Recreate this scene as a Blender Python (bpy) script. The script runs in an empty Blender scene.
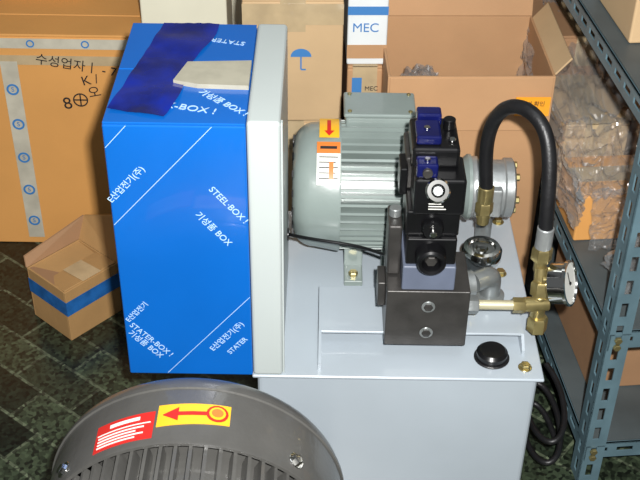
import bpy, bmesh, math, random
from mathutils import Vector, Matrix, noise
random.seed(4)
scene = bpy.context.scene
scene.view_settings.view_transform = 'Standard'
scene.view_settings.look = 'None'

# ---------------------------------------------------------------- materials
def lin(c):
    out = []
    for v in c:
        v /= 255.0
        out.append(v/12.92 if v <= 0.04045 else ((v+0.055)/1.055)**2.4)
    return out + [1.0]

def M(name, rgb, rough=0.5, metal=0.0, var=0.0, scale=8.0, bump=0.0, bscale=60.0, coat=0.0, rgb2=None, stretch=None):
    m = bpy.data.materials.new(name); m.use_nodes = True
    nt = m.node_tree; b = nt.nodes['Principled BSDF']
    b.inputs['Roughness'].default_value = rough
    b.inputs['Metallic'].default_value = metal
    b.inputs['Coat Weight'].default_value = coat
    tc = nt.nodes.new('ShaderNodeTexCoord')
    mp = nt.nodes.new('ShaderNodeMapping')
    nt.links.new(tc.outputs['Object'], mp.inputs['Vector'])
    if stretch: mp.inputs['Scale'].default_value = stretch
    n = nt.nodes.new('ShaderNodeTexNoise'); n.inputs['Scale'].default_value = scale
    n.inputs['Detail'].default_value = 5
    nt.links.new(mp.outputs['Vector'], n.inputs['Vector'])
    r = nt.nodes.new('ShaderNodeValToRGB')
    c = lin(rgb)
    if rgb2: c2 = lin(rgb2)
    else: c2 = [x*(1-var) for x in c[:3]]+[1]
    r.color_ramp.elements[0].color = c2; r.color_ramp.elements[0].position = 0.35
    r.color_ramp.elements[1].color = c; r.color_ramp.elements[1].position = 0.62
    nt.links.new(n.outputs['Fac'], r.inputs['Fac'])
    nt.links.new(r.outputs['Color'], b.inputs['Base Color'])
    if bump > 0:
        n2 = nt.nodes.new('ShaderNodeTexNoise'); n2.inputs['Scale'].default_value = bscale
        n2.inputs['Detail'].default_value = 3
        nt.links.new(mp.outputs['Vector'], n2.inputs['Vector'])
        bp = nt.nodes.new('ShaderNodeBump'); bp.inputs['Strength'].default_value = bump
        bp.inputs['Distance'].default_value = 0.004
        nt.links.new(n2.outputs['Fac'], bp.inputs['Height'])
        nt.links.new(bp.outputs['Normal'], b.inputs['Normal'])
    return m

m_tank = M('tank_paint', (172,182,190), 0.28, var=0.07, scale=4, bump=0.03, bscale=40, coat=0.25)
m_panel = M('panel_paint', (184,192,190), 0.35, var=0.05, scale=3)
m_motor = M('motor_paint', (136,148,144), 0.32, var=0.12, scale=10, bump=0.06, bscale=90, coat=0.3)
m_dark = M('dark_motor_paint', (88,87,84), 0.30, var=0.22, scale=9, bump=0.12, bscale=120, coat=0.4)
m_blue = M('blue_board', (14,100,190), 0.24, var=0.14, scale=3, bump=0.07, bscale=10, coat=0.35)
m_navy = M('blue_tape', (12,36,140), 0.12, var=0.6, scale=14, bump=0.5, bscale=16, coat=0.7)
m_white = M('white_print', (176,208,234), 0.5)
m_cloth = M('cloth_tape', (172,168,150), 0.5, var=0.15, scale=30)
m_card = M('cardboard', (184,142,102), 0.75, var=0.12, scale=5, bump=0.08, bscale=60)
m_card2 = M('cardboard_pale', (196,166,126), 0.75, var=0.12, scale=5, bump=0.08, bscale=60)
m_card3 = M('cardboard_orange', (214,154,84), 0.7, var=0.10, scale=4, bump=0.05, bscale=60)
m_card4 = M('cardboard_brown', (160,122,88), 0.8, var=0.15, scale=6, bump=0.1, bscale=60)
m_cardtan = M('cardboard_tan', (178,138,88), 0.7, var=0.14, scale=8, bump=0.1, bscale=60)
m_cardin = M('cardboard_inner', (140,106,76), 0.85, var=0.1, scale=6)
m_cream = M('cream_carton', (222,218,196), 0.6, var=0.08, scale=5)
m_styro = M('white_carton', (218,222,222), 0.6, var=0.06, scale=12)
m_tapew = M('packing_tape', (190,168,132), 0.22, var=0.2, scale=18, coat=0.5)
m_tapeg = M('printed_tape', (196,190,172), 0.3, var=0.2, scale=18, coat=0.3)
m_tapeblue = M('blue_packing_tape', (40,105,176), 0.3, var=0.35, scale=30)
m_inkb = M('blue_ink', (60,120,180), 0.6)
m_inkk = M('black_ink', (34,30,30), 0.6)
m_inkr = M('red_ink', (205,40,30), 0.5)
m_yel = M('yellow_sticker', (245,185,40), 0.35, var=0.05)
m_org = M('orange_sticker', (240,160,40), 0.35)
m_redl = M('red_label', (205,45,40), 0.35, var=0.05)
m_orl = M('amber_label', (215,120,50), 0.4)
m_paper = M('paper_label', (232,232,225), 0.5)
m_steel = M('machined_steel', (78,76,74), 0.35, metal=0.5, var=0.25, scale=30, bump=0.05, bscale=150)
m_valveg = M('valve_grey', (100,108,126), 0.4, var=0.12, scale=20)
m_black = M('black_plastic', (18,18,20), 0.28, var=0.3, scale=20)
m_rubber = M('black_rubber', (26,26,28), 0.42, var=0.3, scale=40, bump=0.15, bscale=200)
m_bluep = M('blue_plastic', (18,24,84), 0.2, var=0.4, scale=25, coat=0.3)
m_chrome = M('chrome', (215,215,212), 0.12, metal=1.0)
m_alu = M('cast_aluminium', (178,182,182), 0.38, metal=0.6, var=0.2, scale=30, bump=0.1, bscale=120)
m_galv = M('galvanised_casting', (160,165,165), 0.35, metal=0.6, var=0.25, scale=35, bump=0.15, bscale=100)
m_brass = M('brass', (180,164,112), 0.30, metal=0.75, var=0.3, scale=40)
m_rod = M('plated_pipe', (212,204,170), 0.3, metal=0.4, var=0.15, scale=20)
m_zinc = M('zinc_bolt', (165,152,105), 0.3, metal=0.8)
m_rack = M('rack_paint', (96,122,132), 0.45, var=0.25, scale=14, metal=0.1)
m_shelf = M('shelf_sheet', (76,84,86), 0.5, var=0.3, scale=8)
m_wall = M('wall_paint', (120,115,105), 0.8, var=0.1, scale=2)

def mat_plastic():
    m = bpy.data.materials.new('clear_plastic_film'); m.use_nodes = True
    nt = m.node_tree; nt.nodes.remove(nt.nodes['Principled BSDF'])
    out = nt.nodes['Material Output']
    tr = nt.nodes.new('ShaderNodeBsdfTransparent'); tr.inputs['Color'].default_value = (0.93,0.94,0.95,1)
    gl = nt.nodes.new('ShaderNodeBsdfGlossy'); gl.inputs['Roughness'].default_value = 0.2
    df = nt.nodes.new('ShaderNodeBsdfDiffuse'); df.inputs['Color'].default_value = (0.55,0.57,0.58,1)
    a = nt.nodes.new('ShaderNodeMixShader'); a.inputs[0].default_value = 0.4
    nt.links.new(gl.outputs[0], a.inputs[1]); nt.links.new(df.outputs[0], a.inputs[2])
    b = nt.nodes.new('ShaderNodeMixShader')
    lw = nt.nodes.new('ShaderNodeLayerWeight'); lw.inputs['Blend'].default_value = 0.35
    mr = nt.nodes.new('ShaderNodeMapRange'); mr.inputs['To Min'].default_value = 0.16; mr.inputs['To Max'].default_value = 0.8
    nt.links.new(lw.outputs['Facing'], mr.inputs['Value']); nt.links.new(mr.outputs[0], b.inputs[0])
    nt.links.new(tr.outputs[0], b.inputs[1]); nt.links.new(a.outputs[0], b.inputs[2])
    nt.links.new(b.outputs[0], out.inputs['Surface'])
    return m
m_film = mat_plastic()

def mat_floor():
    m = bpy.data.materials.new('dark_stone_tile'); m.use_nodes = True
    nt = m.node_tree; b = nt.nodes['Principled BSDF']
    b.inputs['Roughness'].default_value = 0.28
    tc = nt.nodes.new('ShaderNodeTexCoord')
    mp = nt.nodes.new('ShaderNodeMapping'); mp.inputs['Rotation'].default_value = (0,0,math.radians(38))
    nt.links.new(tc.outputs['Object'], mp.inputs['Vector'])
    br = nt.nodes.new('ShaderNodeTexBrick')
    br.inputs['Scale'].default_value = 1.0
    br.inputs['Brick Width'].default_value = 0.17; br.inputs['Row Height'].default_value = 0.085
    br.inputs['Mortar Size'].default_value = 0.0035
    br.inputs['Color1'].default_value = lin((14,20,18)); br.inputs['Color2'].default_value = lin((56,64,52))
    br.inputs['Mortar'].default_value = lin((76,82,70))
    nt.links.new(mp.outputs['Vector'], br.inputs['Vector'])
    v = nt.nodes.new('ShaderNodeTexVoronoi'); v.inputs['Scale'].default_value = 130
    nt.links.new(tc.outputs['Object'], v.inputs['Vector'])
    r = nt.nodes.new('ShaderNodeValToRGB')
    r.color_ramp.elements[0].color = (0.2,0.2,0.2,1); r.color_ramp.elements[0].position = 0.2
    r.color_ramp.elements[1].color = (1.9,2.0,1.7,1); r.color_ramp.elements[1].position = 0.9
    nt.links.new(v.outputs['Color'], r.inputs['Fac'])
    mx = nt.nodes.new('ShaderNodeMix'); mx.data_type = 'RGBA'; mx.blend_type = 'MULTIPLY'
    mx.inputs[0].default_value = 0.9
    nt.links.new(br.outputs['Color'], mx.inputs[6]); nt.links.new(r.outputs['Color'], mx.inputs[7])
    nt.links.new(mx.outputs[2], b.inputs['Base Color'])
    return m
m_floor = mat_floor()

# ---------------------------------------------------------------- helpers
ROOTM = {}
def root(name, loc=(0,0,0), rz=0.0):
    e = bpy.data.objects.new(name, None); e.empty_display_size = 0.05
    scene.collection.objects.link(e)
    e.location = loc; e.rotation_euler = (0,0,rz)
    ROOTM[e.name] = Matrix.Translation(loc) @ Matrix.Rotation(rz, 4, 'Z')
    return e

def attach(o, par, world):
    if par is not None:
        o.parent = par
        if world: o.matrix_parent_inverse = ROOTM[par.name].inverted()

def mk(name, bm, mat, par=None, world=True, bevel=0.0, smooth=None, mtx=None):
    me = bpy.data.meshes.new(name)
    bmesh.ops.recalc_face_normals(bm, faces=bm.faces)
    bm.to_mesh(me); bm.free()
    for mm in (mat if isinstance(mat, (list,tuple)) else [mat]): me.materials.append(mm)
    o = bpy.data.objects.new(name, me); scene.collection.objects.link(o)
    if mtx is not None: o.matrix_world = mtx
    if smooth is not None:
        me.polygons.foreach_set('use_smooth', [True]*len(me.polygons))
        me.set_sharp_from_angle(angle=math.radians(smooth))
    if bevel > 0:
        b = o.modifiers.new('bevel','BEVEL'); b.width = bevel; b.segments = 3; b.limit_method = 'ANGLE'
        b.harden_normals = False
    attach(o, par, world)
    return o

def bb(bm, x0,x1,y0,y1,z0,z1, mtx=None, mi=0):
    vs = [Vector((x,y,z)) for x in (x0,x1) for y in (y0,y1) for z in (z0,z1)]
    if mtx is not None: vs = [mtx @ v for v in vs]
    v = [bm.verts.new(p) for p in vs]
    for f in ((0,1,3,2),(4,6,7,5),(0,4,5,1),(2,3,7,6),(0,2,6,4),(1,5,7,3)):
        fc = bm.faces.new([v[i] for i in f]); fc.material_index = mi

def box(name, d, mat, par=None, world=True, bevel=0.002, mtx=None):
    bm = bmesh.new(); bb(bm, *d, mtx=mtx)
    return mk(name, bm, mat, par, world, bevel)

def frame(o, axis):
    q = Vector(axis).normalized().to_track_quat('Z','Y')
    return Matrix.Translation(o) @ q.to_matrix().to_4x4()

def lathe_bm(bm, prof, mtx, seg=48, mi=0):
    rings = []
    for (r,h) in prof:
        if r < 1e-6:
            rings.append([bm.verts.new(mtx @ Vector((0,0,h)))])
        else:
            rings.append([bm.verts.new(mtx @ Vector((r*math.cos(2*math.pi*i/seg), r*math.sin(2*math.pi*i/seg), h))) for i in range(seg)])
    for a,b in zip(rings[:-1], rings[1:]):
        if len(a)==1 and len(b)==1: continue
        for i in range(seg):
            j=(i+1)%seg
            if len(a)==1: f=[a[0],b[i],b[j]]
            elif len(b)==1: f=[a[i],b[0],a[j]]
            else: f=[a[i],b[i],b[j],a[j]]
            fc = bm.faces.new(f); fc.material_index = mi

def lathe(name, prof, o, axis, mat, par=None, world=True, seg=48):
    bm = bmesh.new(); lathe_bm(bm, prof, frame(o,axis), seg)
    return mk(name, bm, mat, par, world, smooth=35)

def cyl(name, o, axis, r, l, mat, par=None, world=True, seg=32, ch=0.0015):
    ch = min(ch, r*0.3, l*0.3)
    return lathe(name, [(0,0),(r-ch,0),(r,ch),(r,l-ch),(r-ch,l),(0,l)], o, axis, mat, par, world, seg)

def hexb(name, o, axis, r, l, mat, par=None, world=True):
    return lathe(name, [(0,0),(r,0),(r,l*0.85),(r*0.85,l),(0,l)], o, axis, mat, par, world, 6)

def tube(name, pts, r, mat, par=None, world=True, res=12):
    cu = bpy.data.curves.new(name,'CURVE'); cu.dimensions='3D'
    s = cu.splines.new('NURBS'); s.points.add(len(pts)-1)
    for p,q in zip(s.points, pts): p.co = (*q,1)
    s.use_endpoint_u = True; s.order_u = 4; s.resolution_u = res
    cu.bevel_depth = r; cu.bevel_resolution = 6; cu.use_fill_caps = True
    cu.materials.append(mat)
    o = bpy.data.objects.new(name, cu); scene.collection.objects.link(o)
    attach(o, par, world)
    return o

def text(name, s, size, o, xd, yd, mat, par=None, world=True, ext=0.0003, align='CENTER'):
    cu = bpy.data.curves.new(name,'FONT'); cu.body = s; cu.size = size; cu.extrude = ext
    cu.align_x = align; cu.align_y = 'CENTER'
    cu.materials.append(mat)
    ob = bpy.data.objects.new(name, cu); scene.collection.objects.link(ob)
    x = Vector(xd).normalized(); y = Vector(yd).normalized(); z = x.cross(y)
    m = Matrix((x,y,z)).transposed().to_4x4(); m.translation = Vector(o)
    ob.matrix_world = m
    attach(ob, par, world)
    return ob

def quad(name, pts, nrm, mat, par=None, world=True, th=0.0006):
    """thin flat sheet from outline points, thickened along nrm"""
    bm = bmesh.new(); n = Vector(nrm).normalized()*th
    a = [bm.verts.new(Vector(p)) for p in pts]; b = [bm.verts.new(Vector(p)+n) for p in pts]
    bm.faces.new(a); bm.faces.new(b)
    k = len(pts)
    for i in range(k): bm.faces.new([a[i],a[(i+1)%k],b[(i+1)%k],b[i]])
    return mk(name, bm, mat, par, world)

def cylpatch(name, R, rows, mat, par, th=0.0008):
    """patch hugging a cylinder about local X. rows: (angle_deg, x_lo, x_hi)"""
    bm = bmesh.new(); prev = None
    for a,x0,x1 in rows:
        a = math.radians(a)
        p = [bm.verts.new((x, rr*math.sin(a), rr*math.cos(a))) for rr in (R, R+th) for x in (x0,x1)]
        if prev:
            for i,j in ((0,1),(1,3),(3,2),(2,0)):
                try: bm.faces.new([prev[i],prev[j],p[j],p[i]])
                except ValueError: pass
        else: bm.faces.new([p[0],p[1],p[3],p[2]])
        prev = p
    bm.faces.new([prev[0],prev[1],prev[3],prev[2]])
    return mk(name, bm, mat, par, False, smooth=40)

def rect_rows(a0,a1,x0,x1,n=12):
    return [(a0+(a1-a0)*i/n, x0, x1) for i in range(n+1)]

# ---------------------------------------------------------------- room
box('floor', (-3,2.2,-1.2,3.2,-0.05,0), m_floor, bevel=0)
box('wall_back', (-3,2.2,3.2,3.3,0,2.6), m_wall, bevel=0)
box('wall_right', (2.2,2.3,-1.2,3.3,0,2.6), m_wall, bevel=0)

# ---------------------------------------------------------------- tank
TZ = 0.348
r = root('hydraulic_oil_tank', (0.137,1.68,0))
box('tank_body', (-0.104,0.378,1.446,1.92,0.03,TZ-0.006), m_tank, r, bevel=0.008)
box('tank_lid', (-0.112,0.387,1.438,1.93,TZ-0.007,TZ-0.0002), m_tank, r, bevel=0.003)
for i,(x,y) in enumerate(((-0.08,1.47),(0.355,1.47),(-0.08,1.89),(0.355,1.89))):
    box('foot_%d'%i, (x-0.025,x+0.025,y-0.025,y+0.025,0,0.03), m_tank, r)
for i,(x,y) in enumerate(((0.357,1.468),(0.345,1.73),(0.36,1.90),(-0.02,1.90))):
    rb = root('hex_bolt', (x,y,TZ))
    cyl('washer', (x,y,TZ), (0,0,1), 0.012, 0.002, m_zinc, rb)
    hexb('bolt_head', (x,y,TZ+0.002), (0,0,1), 0.009, 0.007, m_zinc, rb)
rb = root('rubber_port_cap', (0.302,1.49,TZ))
cyl('port_grommet', (0.302,1.492,TZ), (0,0,1), 0.031, 0.004, m_rubber, rb)
lathe('black_cap', [(0,0),(0.027,0),(0.027,0.010),(0.022,0.015),(0,0.016)], (0.302,1.492,TZ+0.004),(0,0,1), m_black, rb)

# bridge bracket under the manifold
r = root('manifold_mounting_bracket', (0.18,1.58,TZ))
box('bracket_top', (0.0,0.36,1.525,1.65,TZ+0.022,TZ+0.027), m_tank, r, bevel=0.0015)
quad('bracket_leg_a', [(0,1.455,TZ),(0,1.65,TZ),(0,1.65,TZ+0.0268),(0,1.525,TZ+0.0268),(0,1.47,TZ+0.018),(0,1.455,TZ+0.014)], (1,0,0), m_tank, r, th=0.005)
quad('bracket_leg_b', [(0.355,1.50,TZ),(0.355,1.65,TZ),(0.355,1.65,TZ+0.0268),(0.355,1.525,TZ+0.0268),(0.355,1.50,TZ+0.01)], (1,0,0), m_tank, r, th=0.005)
box('bracket_foot', (0.0,0.36,1.645,1.675,TZ,TZ+0.004), m_tank, r, bevel=0.001)
box('bracket_rear_web', (0.0,0.36,1.645,1.65,TZ,TZ+0.024), m_tank, r, bevel=0.001)

# ---------------------------------------------------------------- mounting plate beside the motor
r = root('control_panel_mounting_plate', (-0.085,1.6,TZ))
box('plate_body', (-0.110,-0.060,1.438,1.765,TZ,0.846), m_panel, r, bevel=0.006)
box('plate_edge_flange', (-0.0600,-0.0570,1.445,1.455,TZ,0.842), m_panel, r, bevel=0.001)
cyl('plate_grommet',(-0.0600,1.70,0.455),(1,0,0),0.012,0.003,m_black,r)

# ---------------------------------------------------------------- blue box
r = root('blue_starter_carton', (-0.215,1.6,TZ))
BX0,BX1,BY0,BY1,BZ0,BZ1 = -0.320,-0.1105,1.438,1.765,TZ,0.843
box('carton_shell', (BX0,BX1,BY0,BY1,BZ0,BZ1-0.004), m_blue, r, bevel=0.003)
box('top_flap_front', (BX0+0.001,BX1-0.001,BY0+0.001,1.600,BZ1-0.004,BZ1), m_blue, r, bevel=0.001)
box('top_flap_rear', (BX0+0.001,BX1-0.001,1.603,BY1-0.001,BZ1-0.004,BZ1), m_blue, r, bevel=0.001)
bm = bmesh.new(); N=28
g=[]
for i in range(N+1):
    row=[]
    for j in range(N+1):
        u=i/N; v=j/N
        x=BX0+0.004+0.085*u+0.05*v*(1-u)+0.055*u*v+0.006*math.sin(v*9)*u; y=BY0+0.035+0.285*v-0.02*u*(1-v)
        z=BZ1+0.0012+0.006*abs(noise.noise(Vector((x*14+y*9,y*11,1))))+0.0015*abs(noise.noise(Vector((x*60,y*20,4))))
        row.append(bm.verts.new((x,y,z)))
    g.append(row)
for i in range(N):
    for j in range(N): bm.faces.new([g[i][j],g[i+1][j],g[i+1][j+1],g[i][j+1]])
mk('crumpled_blue_tape', bm, m_navy, r, smooth=30)
quad('cloth_tape_top', [(-0.228,1.555,BZ1),(-0.212,1.615,BZ1),(-0.112,1.622,BZ1),(-0.112,1.54,BZ1),(-0.19,1.543,BZ1)], (0,0,1), m_cloth, r, th=0.0075)
F = BY0-0.0002
def fl(name, x0,z0,x1,z1,w=0.0009):
    a=Vector((x0,F,z0)); b=Vector((x1,F,z1)); d=(b-a).normalized(); n=Vector((-d.z,0,d.x))*w/2
    quad(name,[a-n,b-n,b+n,a+n],(0,-1,0),m_white,r,th=0.0004)
fl('print_line_1',-0.318,0.660,-0.160,0.838); fl('print_line_2',-0.255,0.352,-0.112,0.520)
fl('print_line_3',-0.318,0.80,-0.285,0.838)
def tx(name,s,size,x,z,ang,mat=m_white):
    a=math.radians(ang)
    text(name,s,size,(x,F,z),(math.cos(a),0,math.sin(a)),(-math.sin(a),0,math.cos(a)),mat,r)
tx('print_a','STATER-BOX !\n기성품 BOX',0.0145,-0.283,0.420,-47)
tx('print_b','STEEL·BOX !',0.0150,-0.140,0.700,-50)
tx('print_e','기성품 BOX',0.0150,-0.165,0.655,-50)
tx('print_c','E산업전기(주)',0.0145,-0.293,0.735,48)
tx('print_d','E산업전기(주)',0.0140,-0.152,0.435,48)
tx('print_f','STATER',0.013,-0.135,0.415,48)
tx('print_g','E산업전기',0.0125,-0.297,0.485,48)
text('print_top','X-BOX !',0.022,(-0.195,1.482,BZ1+0.0004),(1,-0.25,0),(0.25,1,0),m_white,r)
text('print_top_b','기성품 BOX !',0.018,(-0.148,1.50,BZ1+0.0004),(1,-0.9,0),(0.9,1,0),m_white,r)
text('print_top_c','STATER',0.017,(-0.155,1.70,BZ1+0.0004),(-1,0.25,0),(-0.25,-1,0),m_white,r)

# ---------------------------------------------------------------- motors
def motor(name, loc, rz, R, lc, lb, mat, H, nf, rr, term, termx, finr=0.85, taper=0.0, tz=(0.8,1.08,1.15), ft=0.0021):
    r = root(name, loc, rz)
    X=(1,0,0)
    prof=[(0,0.004),(R*0.30,0.004),(R*0.32,0.0)]
    for i in range(9):
        t=math.pi/2*i/8
        prof.append((R-taper-rr+rr*math.sin(t), rr-rr*math.cos(t)))
    prof += [(R,lc-0.004),(R-0.001,lc),(R-0.006,lc),(R-0.006,lc-0.004)]
    lathe('fan_cover', prof, (0,0,0), X, mat, r, False, 72)
    bm=bmesh.new()
    for ring in (0.42,0.55,0.68):
        for k in range(16):
            m = Matrix.Rotation(2*math.pi*k/16,4,'X')
            bb(bm,-0.0008,0.002,-R*0.05,R*0.05,R*ring,R*(ring+0.07),mtx=m)
    mk('fan_grille_slots',bm,m_black,r,False)
    bm=bmesh.new()
    lathe_bm(bm,[(0,lc-0.03),(R*finr,lc-0.03),(R*finr,lc+lb),(0,lc+lb)],frame((0,0,0),X),64)
    for k in range(nf):
        m = Matrix.Rotation(2*math.pi*(k+0.5)/nf,4,'X')
        bb(bm, lc-0.006,lc+lb,-ft,ft,R*(finr-0.03),R*0.972,mtx=m)
    mk('finned_frame',bm,mat,r,False,smooth=30)
    x=lc+lb
    lathe('end_bell',[(0,x-0.001),(R*0.96,x-0.001),(R*0.98,x+0.004),(R*0.98,x+0.016),(R*0.9,x+0.022),(R*0.62,x+0.034),(R*0.34,x+0.04),(R*0.34,x+0.05),(0,x+0.05)],(0,0,0),X,mat,r,False,64)
    for k in range(4):
        a=math.radians(45+90*k)
        hexb('bell_bolt_%d'%k,(x+0.018,R*0.86*math.sin(a),R*0.86*math.cos(a)),X,R*0.055,0.014,m_zinc,r,False)
    bm=bmesh.new()
    for s in (-1,1):
        y0,y1=sorted((s*R*0.45,s*R*0.98))
        for xx in (lc+0.01, lc+lb-0.045):
            bb(bm,xx,xx+0.035,y0,y1,-H,-H+0.012)
            ys=sorted((s*R*0.5,s*R*0.58)); bb(bm,xx,xx+0.035,ys[0],ys[1],-H+0.01,-R*0.6)
    mk('feet',bm,mat,r,False,bevel=0.002)
    for s in (-1,1):
        for j,xx in enumerate((lc+0.0275, lc+lb-0.0275)):
            hexb('foot_bolt_%d_%d'%(s+1,j),(xx,s*R*0.82,-H+0.012),(0,0,1),0.009,0.008,m_zinc,r,False)
    if term:
        tx0,tx1,ty0,ty1=termx
        box('terminal_box',(tx0,tx1,ty0,ty1,R*tz[0],R*tz[1]),mat,r,False,bevel=0.006)
        box('terminal_lid',(tx0-0.003,tx1+0.003,ty0-0.003,ty1+0.003,R*tz[1],R*tz[2]),mat,r,False,bevel=0.004)
        for a in (tx0+0.008,tx1-0.008):
            for b in (ty0+0.008,ty1-0.008):
                cyl('lid_screw',(a,b,R*tz[2]),(0,0,1),0.004,0.003,m_zinc,r,False)
    return r

RM=0.125
r = motor('electric_motor',(-0.052,1.807,TZ+0.147),0,RM,0.088,0.125,m_motor,0.147,46,0.04,True,(0.095,0.222,0.018,0.098),taper=0.008,finr=0.80,tz=(0.6,1.08,1.15),ft=0.0026)
RR=RM+0.0005
cylpatch('warning_sticker',RR,rect_rows(-14,18,0.048,0.084),m_yel,r)
cylpatch('sticker_arrow_shaft_b',RR+0.0009,rect_rows(-6,12,0.062,0.069,4),m_inkr,r)
cylpatch('sticker_arrow_head',RR+0.0009,[(-12,0.065,0.066),(-6,0.057,0.075)],m_inkr,r)
cylpatch('rating_label_head',RR,rect_rows(-30,-19,0.044,0.086,6),m_orl,r)
cylpatch('rating_label',RR,rect_rows(-57,-30.2,0.044,0.086,8),m_paper,r)
for i in range(5):
    cylpatch('label_line_%d'%i,RR+0.0008,[(-34-i*4.5,0.048,0.082-0.004*(i%2)),(-33.2-i*4.5,0.048,0.082-0.004*(i%2))],m_inkk,r)
cylpatch('label_head_line',RR+0.0008,[(-26,0.050,0.080),(-23.5,0.050,0.080)],m_inkk,r)
cylpatch('label_mark',RR+0.0012,rect_rows(-52,-38,0.066,0.074,6),m_orl,r)
cyl('cable_gland',(0.2245,0.05,0.11),(1,0,0),0.011,0.02,m_black,r,False)

RD=0.229
r = motor('large_electric_motor',(-0.186,1.268,0.292),math.radians(-90),RD,0.152,0.30,m_dark,0.292,66,0.035,True,(0.36,0.46,-0.07,0.07),finr=0.87,ft=0.0026)
RR=RD+0.0005
lathe('cover_bead',[(RD-0.002,0.034),(RD+0.0025,0.037),(RD+0.0025,0.043),(RD-0.002,0.046)],(0,0,0),(1,0,0),m_dark,r,False,72)
cylpatch('arrow_sticker',RR,[(-10.5+26*i/14,0.078-0.004*(i/14),0.120-0.008*(i/14)) for i in range(15)],m_yel,r)
A=RR+0.0009
cylpatch('arrow_head',A,[(-8.5,0.0975,0.0985),(-3,0.084,0.110)],m_inkr,r)
cylpatch('arrow_shaft',A,[(-3,0.093,0.100),(2,0.092,0.099),(7,0.091,0.098)],m_inkr,r)
def disk(ac,ar,xc,xr): return [(ac+ar*math.cos(t*math.pi/8), xc-xr*math.sin(t*math.pi/8), xc+xr*math.sin(t*math.pi/8)) for t in range(8,-1,-1)]
cylpatch('arrow_roundel',A,disk(10.8,4.0,0.093,0.016),m_inkr,r)
cylpatch('arrow_roundel_ring',A+0.0009,disk(10.8,3.0,0.093,0.012),m_yel,r)
cylpatch('arrow_roundel_centre',A+0.0018,disk(10.8,2.1,0.093,0.008),m_orl,r)
cylpatch('caution_label',RR,rect_rows(-35,-11.5,0.088,0.140,12),m_redl,r)
cylpatch('caution_label_border',A,rect_rows(-34,-12.7,0.108,0.1095,8),m_paper,r)
for i in range(4):
    cylpatch('caution_text_%d'%i,A,rect_rows(-33.5,-15-3*(i%2),0.114+0.006*i,0.1162+0.006*i,8),m_paper,r)
cylpatch('caution_head',A,rect_rows(-29,-17,0.095,0.101,6),m_paper,r)
for i,a in enumerate((43,-52,135,-140)):
    ar=math.radians(a); n=Vector((0,math.sin(ar),math.cos(ar)))
    p=Vector((0.126,0,0))+n*RD
    cyl('cover_washer_%d'%i,p,n,0.013,0.002,m_chrome,r,False)
    hexb('cover_screw_%d'%i,p+n*0.002,n,0.008,0.006,m_chrome,r,False)

# ---------------------------------------------------------------- pump + bell housing
AZ=TZ+0.147
r = root('gear_pump',(0.3,1.807,AZ))
lathe('bell_housing',[(0,0),(0.085,0),(0.085,0.012),(0.06,0.02),(0.05,0.05),(0.062,0.062),(0.062,0.068),(0,0.068)],(0.2115,1.807,AZ),(1,0,0),m_motor,r)
lathe('pump_flange',[(0,0),(0.056,0),(0.058,0.003),(0.058,0.013),(0.050,0.016),(0,0.016)],(0.2795,1.807,AZ),(1,0,0),m_alu,r)
lathe('pump_body',[(0,0),(0.052,0),(0.052,0.045),(0.056,0.048),(0.056,0.062),(0.050,0.066),(0,0.066)],(0.2955,1.807,AZ),(1,0,0),m_alu,r)
for k in range(6):
    a=math.radians(30+60*k)
    hexb('pump_bolt_%d'%k,(0.3615,1.807+0.042*math.sin(a),AZ+0.042*math.cos(a)),(1,0,0),0.007,0.007,m_zinc,r)
box('pump_port_boss',(0.285,0.335,1.748,1.78,AZ-0.03,AZ+0.03),m_alu,r,bevel=0.004)
tube('suction_pipe',[(0.32,1.83,AZ-0.05),(0.32,1.83,AZ-0.09),(0.32,1.83,TZ)],0.016,m_galv,r)

# ---------------------------------------------------------------- hose
r = root('hydraulic_hose',(0.35,1.68,0.6))
hx=0.300; hy=1.733
pts=[(hx,hy,0.540),(hx-0.004,hy,0.57),(hx-0.010,hy,0.625),(hx-0.008,1.72,0.685),(0.308,1.70,0.732),(0.336,1.665,0.752),(0.368,1.63,0.735),(0.378,1.60,0.680),(0.378,1.58,0.62),(0.380,1.572,0.565)]
tube('hose_body',pts,0.0125,m_rubber,r,res=16)
cyl('ferrule_a',(hx,hy,0.512),(0,0,1),0.0145,0.034,m_brass,r)
hexb('nut_a',(hx,hy,0.490),(0,0,1),0.0165,0.023,m_brass,r)
cyl('elbow_a',(hx,hy,0.464),(0,0,1),0.0115,0.030,m_brass,r)
hexb('port_nut_a',(hx,hy-0.002,0.478),(0,1,0),0.013,0.0165,m_brass,r)
cyl('ferrule_b',(0.380,1.572,0.530),(0,0,1),0.0145,0.042,m_alu,r)
hexb('nut_b',(0.380,1.572,0.505),(0,0,1),0.018,0.026,m_brass,r)
cyl('neck_b',(0.380,1.572,0.480),(0,0,1),0.011,0.03,m_brass,r)

# ---------------------------------------------------------------- manifold block + pipe + tee + gauge
r = root('hydraulic_manifold_block',(0.184,1.55,TZ+0.027))
MZ=TZ+0.0272
box('steel_block',(0.113,0.253,1.491,1.605,MZ,0.494),m_steel,r,bevel=0.002)
for i,(x,z) in enumerate(((0.184,0.405),(0.184,0.462))):
    hexb('port_plug_%d'%i,(x,1.4905,z),(0,-1,0),0.008,0.004,m_steel,r)
    cyl('plug_ring_%d'%i,(x,1.4912,z),(0,-1,0),0.0115,0.002,m_galv,r)
box('side_port_block',(0.112-0.012,0.113,1.53,1.58,0.43,0.48),m_steel,r,bevel=0.002)

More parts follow.
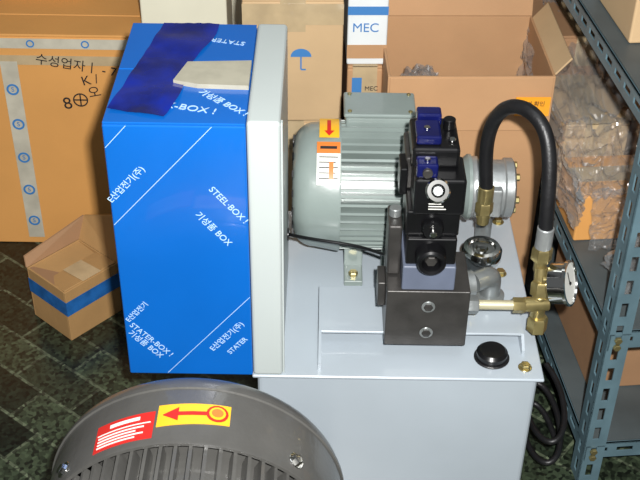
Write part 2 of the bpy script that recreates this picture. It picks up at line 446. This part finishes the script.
r = root('pressure_line_pipe',(0.33,1.55,0.435))
hexb('union_nut_a',(0.2535,1.535,0.432),(1,0,0),0.017,0.022,m_galv,r)
cyl('pipe_rod',(0.275,1.535,0.432),(1,0,0),0.0085,0.10,m_rod,r)
hexb('union_nut_b',(0.335,1.535,0.432),(1,0,0),0.014,0.022,m_brass,r)
cyl('tee_run',(0.382,1.545,0.388),(0,0,1),0.013,0.060,m_brass,r)
cyl('tee_run_upper',(0.382,1.547,0.440),(0.0,0.42,1),0.012,0.055,m_brass,r)
hexb('tee_lower_nut',(0.384,1.542,0.372),(0,0,1),0.018,0.030,m_brass,r)
cyl('tee_branch',(0.353,1.537,0.432),(1,0.1,0),0.013,0.045,m_brass,r)
hexb('tee_upper_nut',(0.382,1.550,0.445),(0,0.2,1),0.017,0.026,m_brass,r)
cyl('tee_outlet',(0.382,1.553,0.475),(1,0,0),0.008,0.026,m_brass,r)

r = root('pressure_gauge',(0.425,1.548,0.485))
gd=Vector((0.86,-0.38,0.30)).normalized(); go=Vector((0.399,1.554,0.467))
lathe('gauge_case',[(0,0),(0.030,0),(0.036,0.004),(0.036,0.028),(0.040,0.030),(0.040,0.035),(0.036,0.036),(0.035,0.032),(0,0.032)],go,gd,m_chrome,r)
lathe('gauge_dial',[(0,0),(0.035,0)],go+gd*0.0325,gd,m_paper,r)
box('gauge_needle',(-0.001,0.001,-0.004,0.022,0.0332,0.034),m_black,r,bevel=0,mtx=frame(go,gd))
cyl('gauge_hub',go+gd*0.033,gd,0.003,0.003,m_black,r)

# ---------------------------------------------------------------- valve stack
r = root('hydraulic_valve_stack',(0.182,1.56,0.498))
x0,x1=0.137,0.225; cx=0.181
box('base_module',(x0,x1,1.494,1.600,0.4945,0.544),m_valveg,r,bevel=0.003)
box('module_reducing',(x0+0.004,x1-0.002,1.500,1.602,0.544,0.596),m_black,r,bevel=0.003)
box('module_throttle',(x0+0.002,x1,1.510,1.606,0.596,0.643),m_black,r,bevel=0.003)
box('module_joint_a',(x0+0.006,x1-0.006,1.506,1.600,0.5435,0.5455),m_galv,r,bevel=0)
box('module_joint_b',(x0+0.006,x1-0.006,1.512,1.600,0.5955,0.5975),m_galv,r,bevel=0)
lathe('adjuster_knob_large',[(0,0.012),(0.012,0.012),(0.016,0.026),(0.021,0.028),(0.024,0.025),(0.026,0.0),(0,0.0)],(cx,1.5005,0.565),(0,-1,0),m_black,r)
hexb('adjuster_socket',(cx,1.489,0.565),(0,-1,0),0.010,0.010,m_steel,r)
lathe('adjuster_knob_small',[(0,0),(0.018,0),(0.018,0.012),(0.015,0.018),(0,0.018)],(cx,1.510,0.617),(0,-1,0),m_black,r)
cyl('adjuster_screw',(cx,1.492,0.617),(0,-1,0),0.006,0.010,m_chrome,r)
box('solenoid_coil',(x0+0.010,x1+0.004,1.500,1.575,0.643,0.710),m_black,r,bevel=0.005)
box('valve_spool_body',(x0,x1,1.575,1.660,0.643,0.703),m_steel,r,bevel=0.004)
for i in range(3):
    quad('coil_label_text_%d'%i,[(cx-0.010,1.4998,0.655+0.005*i),(cx+0.018-0.004*i,1.4998,0.655+0.005*i),(cx+0.018-0.004*i,1.4998,0.6568+0.005*i),(cx-0.010,1.4998,0.6568+0.005*i)],(0,-1,0),m_paper,r,th=0.0004)
lathe('coil_nut_ring',[(0.011,0),(0.020,0),(0.020,0.009),(0.017,0.013),(0.011,0.013),(0.010,0.006),(0.010,0)],(cx+0.002,1.4995,0.692),(0,-1,0.6),m_chrome,r)
cyl('coil_push_pin',(cx+0.002,1.4985,0.692),(0,-1,0.6),0.008,0.010,m_alu,r)
box('terminal_housing',(x0+0.006,x1-0.006,1.535,1.635,0.710,0.746),m_black,r,bevel=0.006)
box('din_connector',(x0+0.012,x0+0.046,1.505,1.535,0.710,0.735),m_bluep,r,bevel=0.004)
cyl('din_cable_gland',(x0+0.029,1.506,0.722),(0,-1,0),0.008,0.008,m_steel,r)
box('blue_lamp_cover',(x0+0.012,x1-0.036,1.545,1.600,0.746,0.762),m_bluep,r,bevel=0.004)
box('blue_lamp_cover_rear',(x0+0.016,x1-0.032,1.604,1.632,0.746,0.768),m_bluep,r,bevel=0.004)
cyl('din_screw',(x0+0.029,1.52,0.735),(0,0,1),0.005,0.004,m_chrome,r)
cyl('lamp_screw',(x0+0.030,1.572,0.762),(0,0,1),0.005,0.003,m_chrome,r)
cyl('conduit_gland',(x1-0.020,1.60,0.746),(0,0,1),0.010,0.018,m_black,r)
cyl('conduit_screw',(x1-0.018,1.56,0.746),(0,0,1),0.006,0.005,m_chrome,r)
for i,(x,y) in enumerate(((x0+0.012,1.650),(x1-0.012,1.650))):
    cyl('body_bolt_%d'%i,(x,y,0.703),(0,0,1),0.005,0.006,m_chrome,r)
box('side_coil_block',(x0-0.010,x0+0.003,1.55,1.60,0.648,0.698),m_black,r,bevel=0.003)
box('side_valve_body',(x0-0.024,x0-0.001,1.535,1.600,0.4945,0.595),m_steel,r,bevel=0.004)
cyl('side_valve_cap',(x0-0.0125,1.568,0.595),(0,0,1),0.010,0.016,m_galv,r)

r = root('motor_power_cable',(0.05,1.64,0.4))
tube('cable_run',[(-0.057,1.70,0.455),(-0.02,1.672,0.466),(0.04,1.665,0.464),(0.09,1.650,0.462),(0.122,1.605,0.480)],0.0032,m_black,r)

# ---------------------------------------------------------------- breather and elbow
r = root('oil_filler_breather',(0.305,1.70,TZ))
by=1.718
hexb('breather_base',(0.302,by,TZ),(0,0,1),0.030,0.012,m_galv,r)
lathe('breather_neck',[(0.024,0),(0.024,0.04)],(0.302,by,TZ+0.01),(0,0,1),m_chrome,r)
lathe('breather_cap',[(0,0),(0.036,0),(0.038,0.004),(0.038,0.022),(0.034,0.028),(0.026,0.029),(0.024,0.024),(0.012,0.024),(0.010,0.030),(0,0.031)],(0.302,by,TZ+0.045),(0,0,1),m_chrome,r)
r = root('return_pipe_elbow',(0.305,1.625,MZ))
lathe('elbow_collar',[(0,0),(0.027,0),(0.027,0.014),(0.022,0.016),(0,0.016)],(0.308,1.618,MZ),(0,0,1),m_galv,r)
tube('elbow_bend',[(0.308,1.618,MZ+0.012),(0.308,1.618,MZ+0.035),(0.308,1.615,MZ+0.06),(0.296,1.600,MZ+0.066),(0.272,1.585,MZ+0.066)],0.0185,m_galv,r)
lathe('elbow_end_collar',[(0,0),(0.0235,0),(0.0235,0.016),(0,0.016)],(0.2535,1.579,MZ+0.066),(1,0.25,0),m_galv,r)

# ---------------------------------------------------------------- cartons
def carton(name, loc, rz, w, d, h, mat, tape=True, tapemat=None):
    r = root(name, loc, rz)
    bm=bmesh.new(); bb(bm,0,w,0,d,0,h-0.006)
    mk('carton_walls',bm,mat,r,False,bevel=0.004)
    g=0.0015
    if w>=d:
        box('flap_front',(0.001,w-0.001,0.001,d/2-g,h-0.006,h),mat,r,False,bevel=0.0015)
        box('flap_back',(0.001,w-0.001,d/2+g,d-0.001,h-0.006,h),mat,r,False,bevel=0.0015)
        if tape: box('tape_strip',(-0.001,w+0.001,d/2-0.025,d/2+0.025,h-0.001,h+0.0008),tapemat or m_tapew,r,False,bevel=0)
        if tape:
            box('tape_end_a',(w-0.0005,w+0.001,d/2-0.025,d/2+0.025,h-0.07,h+0.0008),tapemat or m_tapew,r,False,bevel=0)
    else:
        box('flap_left',(0.001,w/2-g,0.001,d-0.001,h-0.006,h),mat,r,False,bevel=0.0015)
        box('flap_right',(w/2+g,w-0.001,0.001,d-0.001,h-0.006,h),mat,r,False,bevel=0.0015)
        if tape:
            box('tape_strip',(w/2-0.025,w/2+0.025,-0.001,d+0.001,h-0.001,h+0.0008),tapemat or m_tapew,r,False,bevel=0)
            box('tape_end',(w/2-0.025,w/2+0.025,-0.001,0.0005,h-0.07,h+0.0008),tapemat or m_tapew,r,False,bevel=0)
    return r

def ft(par, name, s, size, x, z, mat, ang=0):
    a=math.radians(ang)
    return text(name,s,size,(x,-0.0015,z),(math.cos(a),0,math.sin(a)),(-math.sin(a),0,math.cos(a)),mat,par,False)
def ring(par,name,x,z,R,mat,w=0.004,y=-0.0005):
    lathe(name,[(R-w,0),(R,0),(R,0.001),(R-w,0.001),(R-w,0)],(x,y,z),(0,-1,0),mat,par,False,32)

# large carton at left
W=0.72
c = carton('large_cardboard_carton',(-1.12,2.27,0),0,W,0.20,0.565,m_card3,tape=False)
def fp(par,name,x0,x1,z0,z1,mat,y=-0.0005,th=0.0008):
    quad(name,[(x0,y,z0),(x1,y,z0),(x1,y,z1),(x0,y,z1)],(0,-1,0),mat,par,False,th)
fp(c,'top_tape_front',0,W,0.532,0.556,m_tapeg)
fp(c,'top_seam_tape',0,W,0.492,0.515,m_tapew)
fp(c,'vertical_tape',0.407,0.445,0.02,0.500,m_tapeg,y=-0.0014)
for i,z in enumerate((0.07,0.16,0.25,0.34,0.43)):
    ring(c,'tape_logo_%d'%i,0.426,z,0.014,m_inkb,0.0045,y=-0.0024); o=ft(c,'tape_logo_t_%d'%i,'S',0.016,0.426,z,m_inkb); o.location.y=-0.0032
for i,x in enumerate((0.36,0.48,0.60)):
    ring(c,'tape_logo_top_%d'%i,x,0.544,0.009,m_inkb,0.003,y=-0.0014)
o=ft(c,'hand_writing_a','수성업자ㅣ - 7',0.030,0.575,0.492,m_inkk,-10); o.location.y=-0.003
ft(c,'hand_writing_b','8',0.042,0.545,0.395,m_inkk,10)
ring(c,'hand_writing_circle',0.575,0.405,0.017,m_inkk,0.003)
fp(c,'hand_writing_cross_a',0.5735,0.5765,0.391,0.419,m_inkk); fp(c,'hand_writing_cross_b',0.561,0.589,0.4035,0.4065,m_inkk)
ft(c,'hand_writing_d','K /\n오',0.032,0.605,0.440,m_inkk,12)

c = carton('shallow_cardboard_carton',(-1.15,2.475,0),0,0.60,0.30,0.62,m_card3,tape=False)
c = carton('cream_carton',(-0.398,2.30,0),0,0.188,0.14,0.70,m_cream,tape=False)
c = carton('tall_cream_carton',(-0.47,2.80,0),0,0.30,0.3,0.80,m_cream,tape=False)

# stack in the middle
c = carton('shipping_carton',(-0.165,2.08,0),math.radians(2),0.205,0.30,0.47,m_card2)
c = carton('umbrella_marked_carton',(-0.160,2.075,0.4712),math.radians(2),0.200,0.30,0.275,m_card2)
fp(c,'front_tape',0.0,0.2,0.22,0.265,m_tapew)
ux,uz=0.116,0.150
pts=[(ux+0.021*math.cos(math.pi*i/12),-0.0008,uz+0.018*math.sin(math.pi*i/12)) for i in range(13)]
quad('umbrella_canopy',pts,(0,-1,0),m_inkb,c,False)
fp(c,'umbrella_handle',ux-0.0015,ux+0.0015,uz-0.028,uz,m_inkb,y=-0.0008)
fp(c,'umbrella_hook',ux,ux+0.010,uz-0.030,uz-0.027,m_inkb,y=-0.0008)
c = carton('printed_brown_carton',(0.050,2.08,0),math.radians(2),0.072,0.22,0.60,m_card)
fp(c,'print_panel',0.010,0.030,0.52,0.575,m_inkb); ft(c,'print_text','MEC',0.014,0.050,0.55,m_inkk)
c = carton('white_printed_carton',(0.048,2.085,0.6012),math.radians(2),0.080,0.20,0.20,m_styro,tape=False)
ft(c,'print_text_a','MEC',0.027,0.036,0.082,m_inkb); fp(c,'print_band',0.0,0.08,0.110,0.128,m_inkb); fp(c,'print_band_lower',0.0,0.08,0.015,0.045,m_card)
c = carton('white_printed_carton',(0.05,2.40,0),0,0.22,0.2,0.80,m_styro)
ft(c,'print_text_a','NEC',0.05,0.11,0.72,m_inkb)
c = carton('pale_carton',(0.30,2.42,0),math.radians(-4),0.40,0.25,0.74,m_card4)
c = carton('dark_storage_carton',(-0.12,2.50,0),0,0.15,0.3,0.80,m_card4)

# big open carton
def open_carton(name, loc, rz, w, d, h, mat, th=0.005):
    r = root(name, loc, rz)
    bm=bmesh.new()
    bb(bm,0,w,0,th,0,h); bb(bm,0,w,d-th,d,0,h); bb(bm,0,th,th,d-th,0,h); bb(bm,w-th,w,th,d-th,0,h)
    bb(bm,th,w-th,th,d-th,0,th)
    mk('carton_walls',bm,mat,r,False,bevel=0.001)
    return r
w,d,h=0.325,0.27,0.640
c = open_carton('open_cardboard_carton',(0.126,1.965,0),math.radians(2),w,d,h,m_card)
def flap(name, o, dirw, dirh, lw, lh, mat, par, th=0.004):
    o=Vector(o); a=Vector(dirw).normalized(); b=Vector(dirh).normalized(); n=a.cross(b)*th
    bm=bmesh.new()
    P=[o,o+a*lw,o+a*lw+b*lh,o+b*lh]; Q=[p+n for p in P]
    v=[bm.verts.new(p) for p in P+Q]
    for f in ((0,1,2,3),(4,7,6,5),(0,4,5,1),(1,5,6,2),(2,6,7,3),(3,7,4,0)): bm.faces.new([v[i] for i in f])
    return mk(name,bm,mat,par,False,bevel=0.001)
flap('flap_back',(0,d,h),(1,0,0),(0,0.25,1),w,0.07,m_card,c)
flap('flap_right',(w-0.001,0.01,h),(0,1,0),(0.45,0,0.55),d-0.02,0.045,m_card2,c)
flap('flap_front_folded',(0.004,-0.001,h-0.002),(1,0,0),(0,-0.05,-1),w-0.008,0.115,m_card,c)
box('inner_stuff',(0.02,0.295,0.02,0.25,0.006,0.45),m_cardin,c,False,bevel=0.01)
fp(c,'orange_label',0.250,0.318,0.560,0.602,m_org,y=-0.012)
o=ft(c,'label_text','품번 확인\n주의',0.012,0.284,0.581,m_inkk); o.location.y=-0.0135

# crinkled film
def crinkle(p, s):
    return abs(noise.noise(p*s))*1.0+0.5*abs(noise.noise(p*s*2.3+Vector((5,1,2))))
def bag(name, loc, sc, seed, par=None, amp=0.35):
    bm=bmesh.new(); bmesh.ops.create_icosphere(bm, subdivisions=5, radius=1)
    for v in bm.verts:
        p=v.co.copy(); sd=Vector((seed,seed*0.3,0))
        k=0.8+amp*noise.noise(p*1.3+sd)+amp*0.9*crinkle(p+sd,3.2)
        q=p*k; v.co=Vector((q.x*sc[0],q.y*sc[1],max(q.z,-0.7)*sc[2]+0.7*sc[2]))+Vector(loc)
    return mk(name,bm,m_film,par,par is None,smooth=18)
bag('bagged_parts',(0.075,0.10,0.452),(0.06,0.075,0.085),3,c)
def film(name, c00,c10,c11,c01, par, seed=0, amp=0.02, N=44, sag=0.0):
    bm=bmesh.new(); g=[]
    A,B,C,D=[Vector(q) for q in (c00,c10,c11,c01)]
    nn=(B-A).cross(D-A).normalized()
    for i in range(N+1):
        row=[]
        for j in range(N+1):
            u=i/N; v=j/N
            p=A*(1-u)*(1-v)+B*u*(1-v)+C*u*v+D*(1-u)*v
            p=p+nn*(amp*2*(crinkle(Vector((u*3.1+seed,v*3.7,seed)),1.8)))
            e=noise.noise(Vector((u*5,v*5,seed+9)))*0.015
            row.append(bm.verts.new(p+Vector((e,e,-sag*math.sin(math.pi*u)))))
        g.append(row)
    for i in range(N):
        for j in range(N): bm.faces.new([g[i][j],g[i+1][j],g[i+1][j+1],g[i][j+1]])
    return mk(name,bm,m_film,par,False,smooth=18)

# small taped carton on the floor, lid flap raised at the back corner
ang=math.atan2(0.108,0.095)
w,d,h=0.145,0.133,0.135
c = open_carton('small_taped_carton',(-0.546,1.91,0),ang,w,d,h,m_cardtan,th=0.004)
flap('flap_front_closed',(0.002,0.002,h),(1,0,0),(0,1,-0.12),w-0.004,0.070,m_cardtan,c)
flap('flap_left_closed',(0.001,d-0.002,h-0.004),(0,-1,0),(1,0,-0.18),d-0.004,0.070,m_card4,c)
flap('flap_back_closed',(w-0.002,d-0.002,h-0.006),(-1,0,0),(0,-1,-0.10),w-0.004,0.066,m_cardtan,c)
quad('flap_right_raised',[(w,0.0,h),(w,d,h),(w+0.030,d+0.012,h+0.045),(w+0.045,0.012,h+0.100)],(1,0,0),m_cardtan,c,False,th=0.004)
quad('flap_back_raised',[(0.0,d,h),(w,d,h),(w+0.030,d+0.012,h+0.045),(0.01,d+0.018,h+0.016)],(0,1,0),m_card4,c,False,th=0.004)
quad('clear_tape_top',[(0.05,-0.001,h+0.005),(0.10,-0.001,h+0.005),(0.10,0.07,h-0.002),(0.05,0.07,h-0.002)],(0,0,1),m_tapew,c,False)
quad('blue_tape_front',[(-0.001,-0.0005,0.070),(w+0.001,-0.0005,0.070),(w+0.001,-0.0005,0.108),(-0.001,-0.0005,0.108)],(0,-1,0),m_tapeblue,c,False)
quad('blue_tape_left',[(-0.0005,0,0.070),(-0.0005,d,0.070),(-0.0005,d,0.108),(-0.0005,0,0.108)],(-1,0,0),m_tapeblue,c,False)
quad('blue_tape_right',[(w+0.0005,0,0.070),(w+0.0005,d,0.070),(w+0.0005,d,0.108),(w+0.0005,0,0.108)],(1,0,0),m_tapeblue,c,False)

# ---------------------------------------------------------------- storage rack
RL=(0.505,1.52,0); RA=math.radians(6)
r = root('slotted_angle_rack',RL,RA)
def slotted(bm, L, w, t, mtx):
    """slotted L-angle along local Z"""
    for A in (Matrix.Identity(4), Matrix(((0,1,0,0),(1,0,0,0),(0,0,1,0),(0,0,0,1)))):
        m = mtx @ A
        bb(bm,0,w*0.32,0,t,0,L,mtx=m); bb(bm,w*0.62,w,0,t,0,L,mtx=m)
        z=0
        while z<L-0.01:
            bb(bm,w*0.32,w*0.62,0,t,z,min(z+0.018,L),mtx=m); z+=0.05
bm=bmesh.new()
D=1.3; WD=0.42; HT=1.6
for (x,y,sx,sy) in ((0,0,1,1),(0,D,1,-1),(WD,0,-1,1),(WD,D,-1,-1)):
    slotted(bm,HT,0.042,0.003,Matrix.Translation((x,y,0)) @ Matrix.Diagonal((sx,sy,1,1)))
mk('uprights',bm,m_rack,r,False)
bm=bmesh.new()
ZS=(0.10,0.38,0.81,1.35)
for z in ZS:
    for (x,s) in ((0.004,1),(WD-0.004,-1)):
        mm = Matrix(((0,s,0,x),(0,0,1,0),(-1,0,0,z),(0,0,0,1)))
        slotted(bm,D,0.038,0.003,mm)
    for (y,s) in ((0.006,1),(D-0.006,-1)):
        mm = Matrix(((0,0,1,0),(0,s,0,y),(-1,0,0,z),(0,0,0,1)))
        slotted(bm,WD,0.038,0.003,mm)
mk('shelf_beams',bm,m_rack,r,False)
bm=bmesh.new()
for z in ZS: bb(bm,0.008,WD-0.008,0.01,D-0.01,z,z+0.003)
mk('shelf_sheets',bm,m_shelf,r,False)
for i,z in enumerate(ZS):
    for j,dz in enumerate((-0.012,-0.028)):
        hexb('joint_bolt_%d_%d'%(i,j),(0.02,-0.001,z+dz),(0,-1,0),0.007,0.006,m_zinc,r,False)
RMAT=ROOTM[r.name]
def rk(x,y,z): return tuple(RMAT @ Vector((x,y,z)))
s1=0.3835
c=carton('parts_carton',rk(0.012,0.27,s1),RA,0.14,0.13,0.11,m_card3)
c=carton('parts_carton',rk(0.015,0.42,s1),RA,0.13,0.20,0.17,m_card2)
c=carton('parts_carton',rk(0.165,0.43,s1),RA,0.22,0.22,0.22,m_card)
c=carton('parts_carton',rk(0.02,0.66,s1),RA,0.20,0.22,0.24,m_card4)
c=carton('parts_carton',rk(0.03,0.90,s1),RA,0.26,0.26,0.30,m_styro)
c=carton('parts_carton',rk(0.19,0.08,s1),RA+0.1,0.18,0.14,0.10,m_card)
c=carton('white_parts_carton',rk(0.05,0.50,0.8135),RA,0.25,0.20,0.16,m_styro)
c=carton('white_parts_carton',rk(0.04,0.25,0.8135),RA,0.25,0.20,0.12,m_card2)
c=carton('parts_carton',rk(0.05,0.15,0.1035),RA,0.28,0.30,0.16,m_card4)
r=root('clear_plastic_packing_film',rk(0,0.4,s1+0.2),RA)
def L(x,y,z): return (x,y-0.4,z-(s1+0.2))
film('film_drape_a',L(-0.005,0.24,s1+0.05),L(-0.012,0.64,s1+0.02),L(0.0,0.64,s1+0.185),L(0.0,0.24,s1+0.13),r,1,0.012)
film('film_top_a',L(0.0,0.24,s1+0.125),L(0.0,0.42,s1+0.185),L(0.16,0.42,s1+0.21),L(0.15,0.24,s1+0.135),r,3,0.018)
film('film_top_b',L(0.0,0.42,s1+0.18),L(0.0,0.88,s1+0.25),L(0.22,0.88,s1+0.27),L(0.20,0.42,s1+0.235),r,5,0.022)
film('film_drape_b',L(-0.008,0.64,s1+0.05),L(-0.008,0.92,s1+0.05),L(0.0,0.92,s1+0.26),L(0.0,0.64,s1+0.24),r,8,0.010)
film('film_front',L(0.03,0.22,s1+0.01),L(0.03,0.255,s1+0.13),L(0.19,0.255,s1+0.13),L(0.19,0.23,s1+0.01),r,12,0.010)
bag('bagged_parts_a',rk(0.09,0.13,s1+0.002),(0.06,0.07,0.06),15)

r=root('coiled_black_cable',(0.44,1.62,0.0))
pts=[]
for i in range(26):
    a=i*0.55; pts.append((0.445+0.035*math.cos(a),1.62+0.10*math.sin(a),0.008+0.005*i))
tube('cable_coil',pts,0.006,m_rubber,r)

# ---------------------------------------------------------------- lights
w = bpy.data.worlds.new('World'); scene.world = w; w.use_nodes = True
w.node_tree.nodes['Background'].inputs['Color'].default_value = (0.92,0.96,1.0,1)
w.node_tree.nodes['Background'].inputs['Strength'].default_value = 0.12
def area(name, loc, target, size, power, col=(1,1,1)):
    l = bpy.data.lights.new(name,'AREA'); l.energy = power; l.size = size; l.color = col
    o = bpy.data.objects.new(name,l); scene.collection.objects.link(o)
    o.location = loc; o.rotation_euler = (Vector(target)-Vector(loc)).to_track_quat('-Z','Y').to_euler()
area('camera_flash',(0.07,0.0,1.79),(0.0,1.62,0.42),0.04,78,(1.0,0.99,0.97))
area('ceiling_lamp',(0.3,1.2,2.9),(0.1,1.8,0.3),1.2,10,(0.93,0.97,1.0))

# ---------------------------------------------------------------- camera
cam = bpy.data.cameras.new('camera'); co = bpy.data.objects.new('camera',cam)
scene.collection.objects.link(co); scene.camera = co
cam.sensor_width = 36; cam.lens = 36*1150/640; cam.clip_start = 0.01
pitch = math.atan(850/1150)
co.matrix_world = Matrix.Translation((0,0,1.70)) @ Matrix.Rotation(math.pi/2-pitch,4,'X') @ Matrix.Rotation(0.0157,4,'Z')
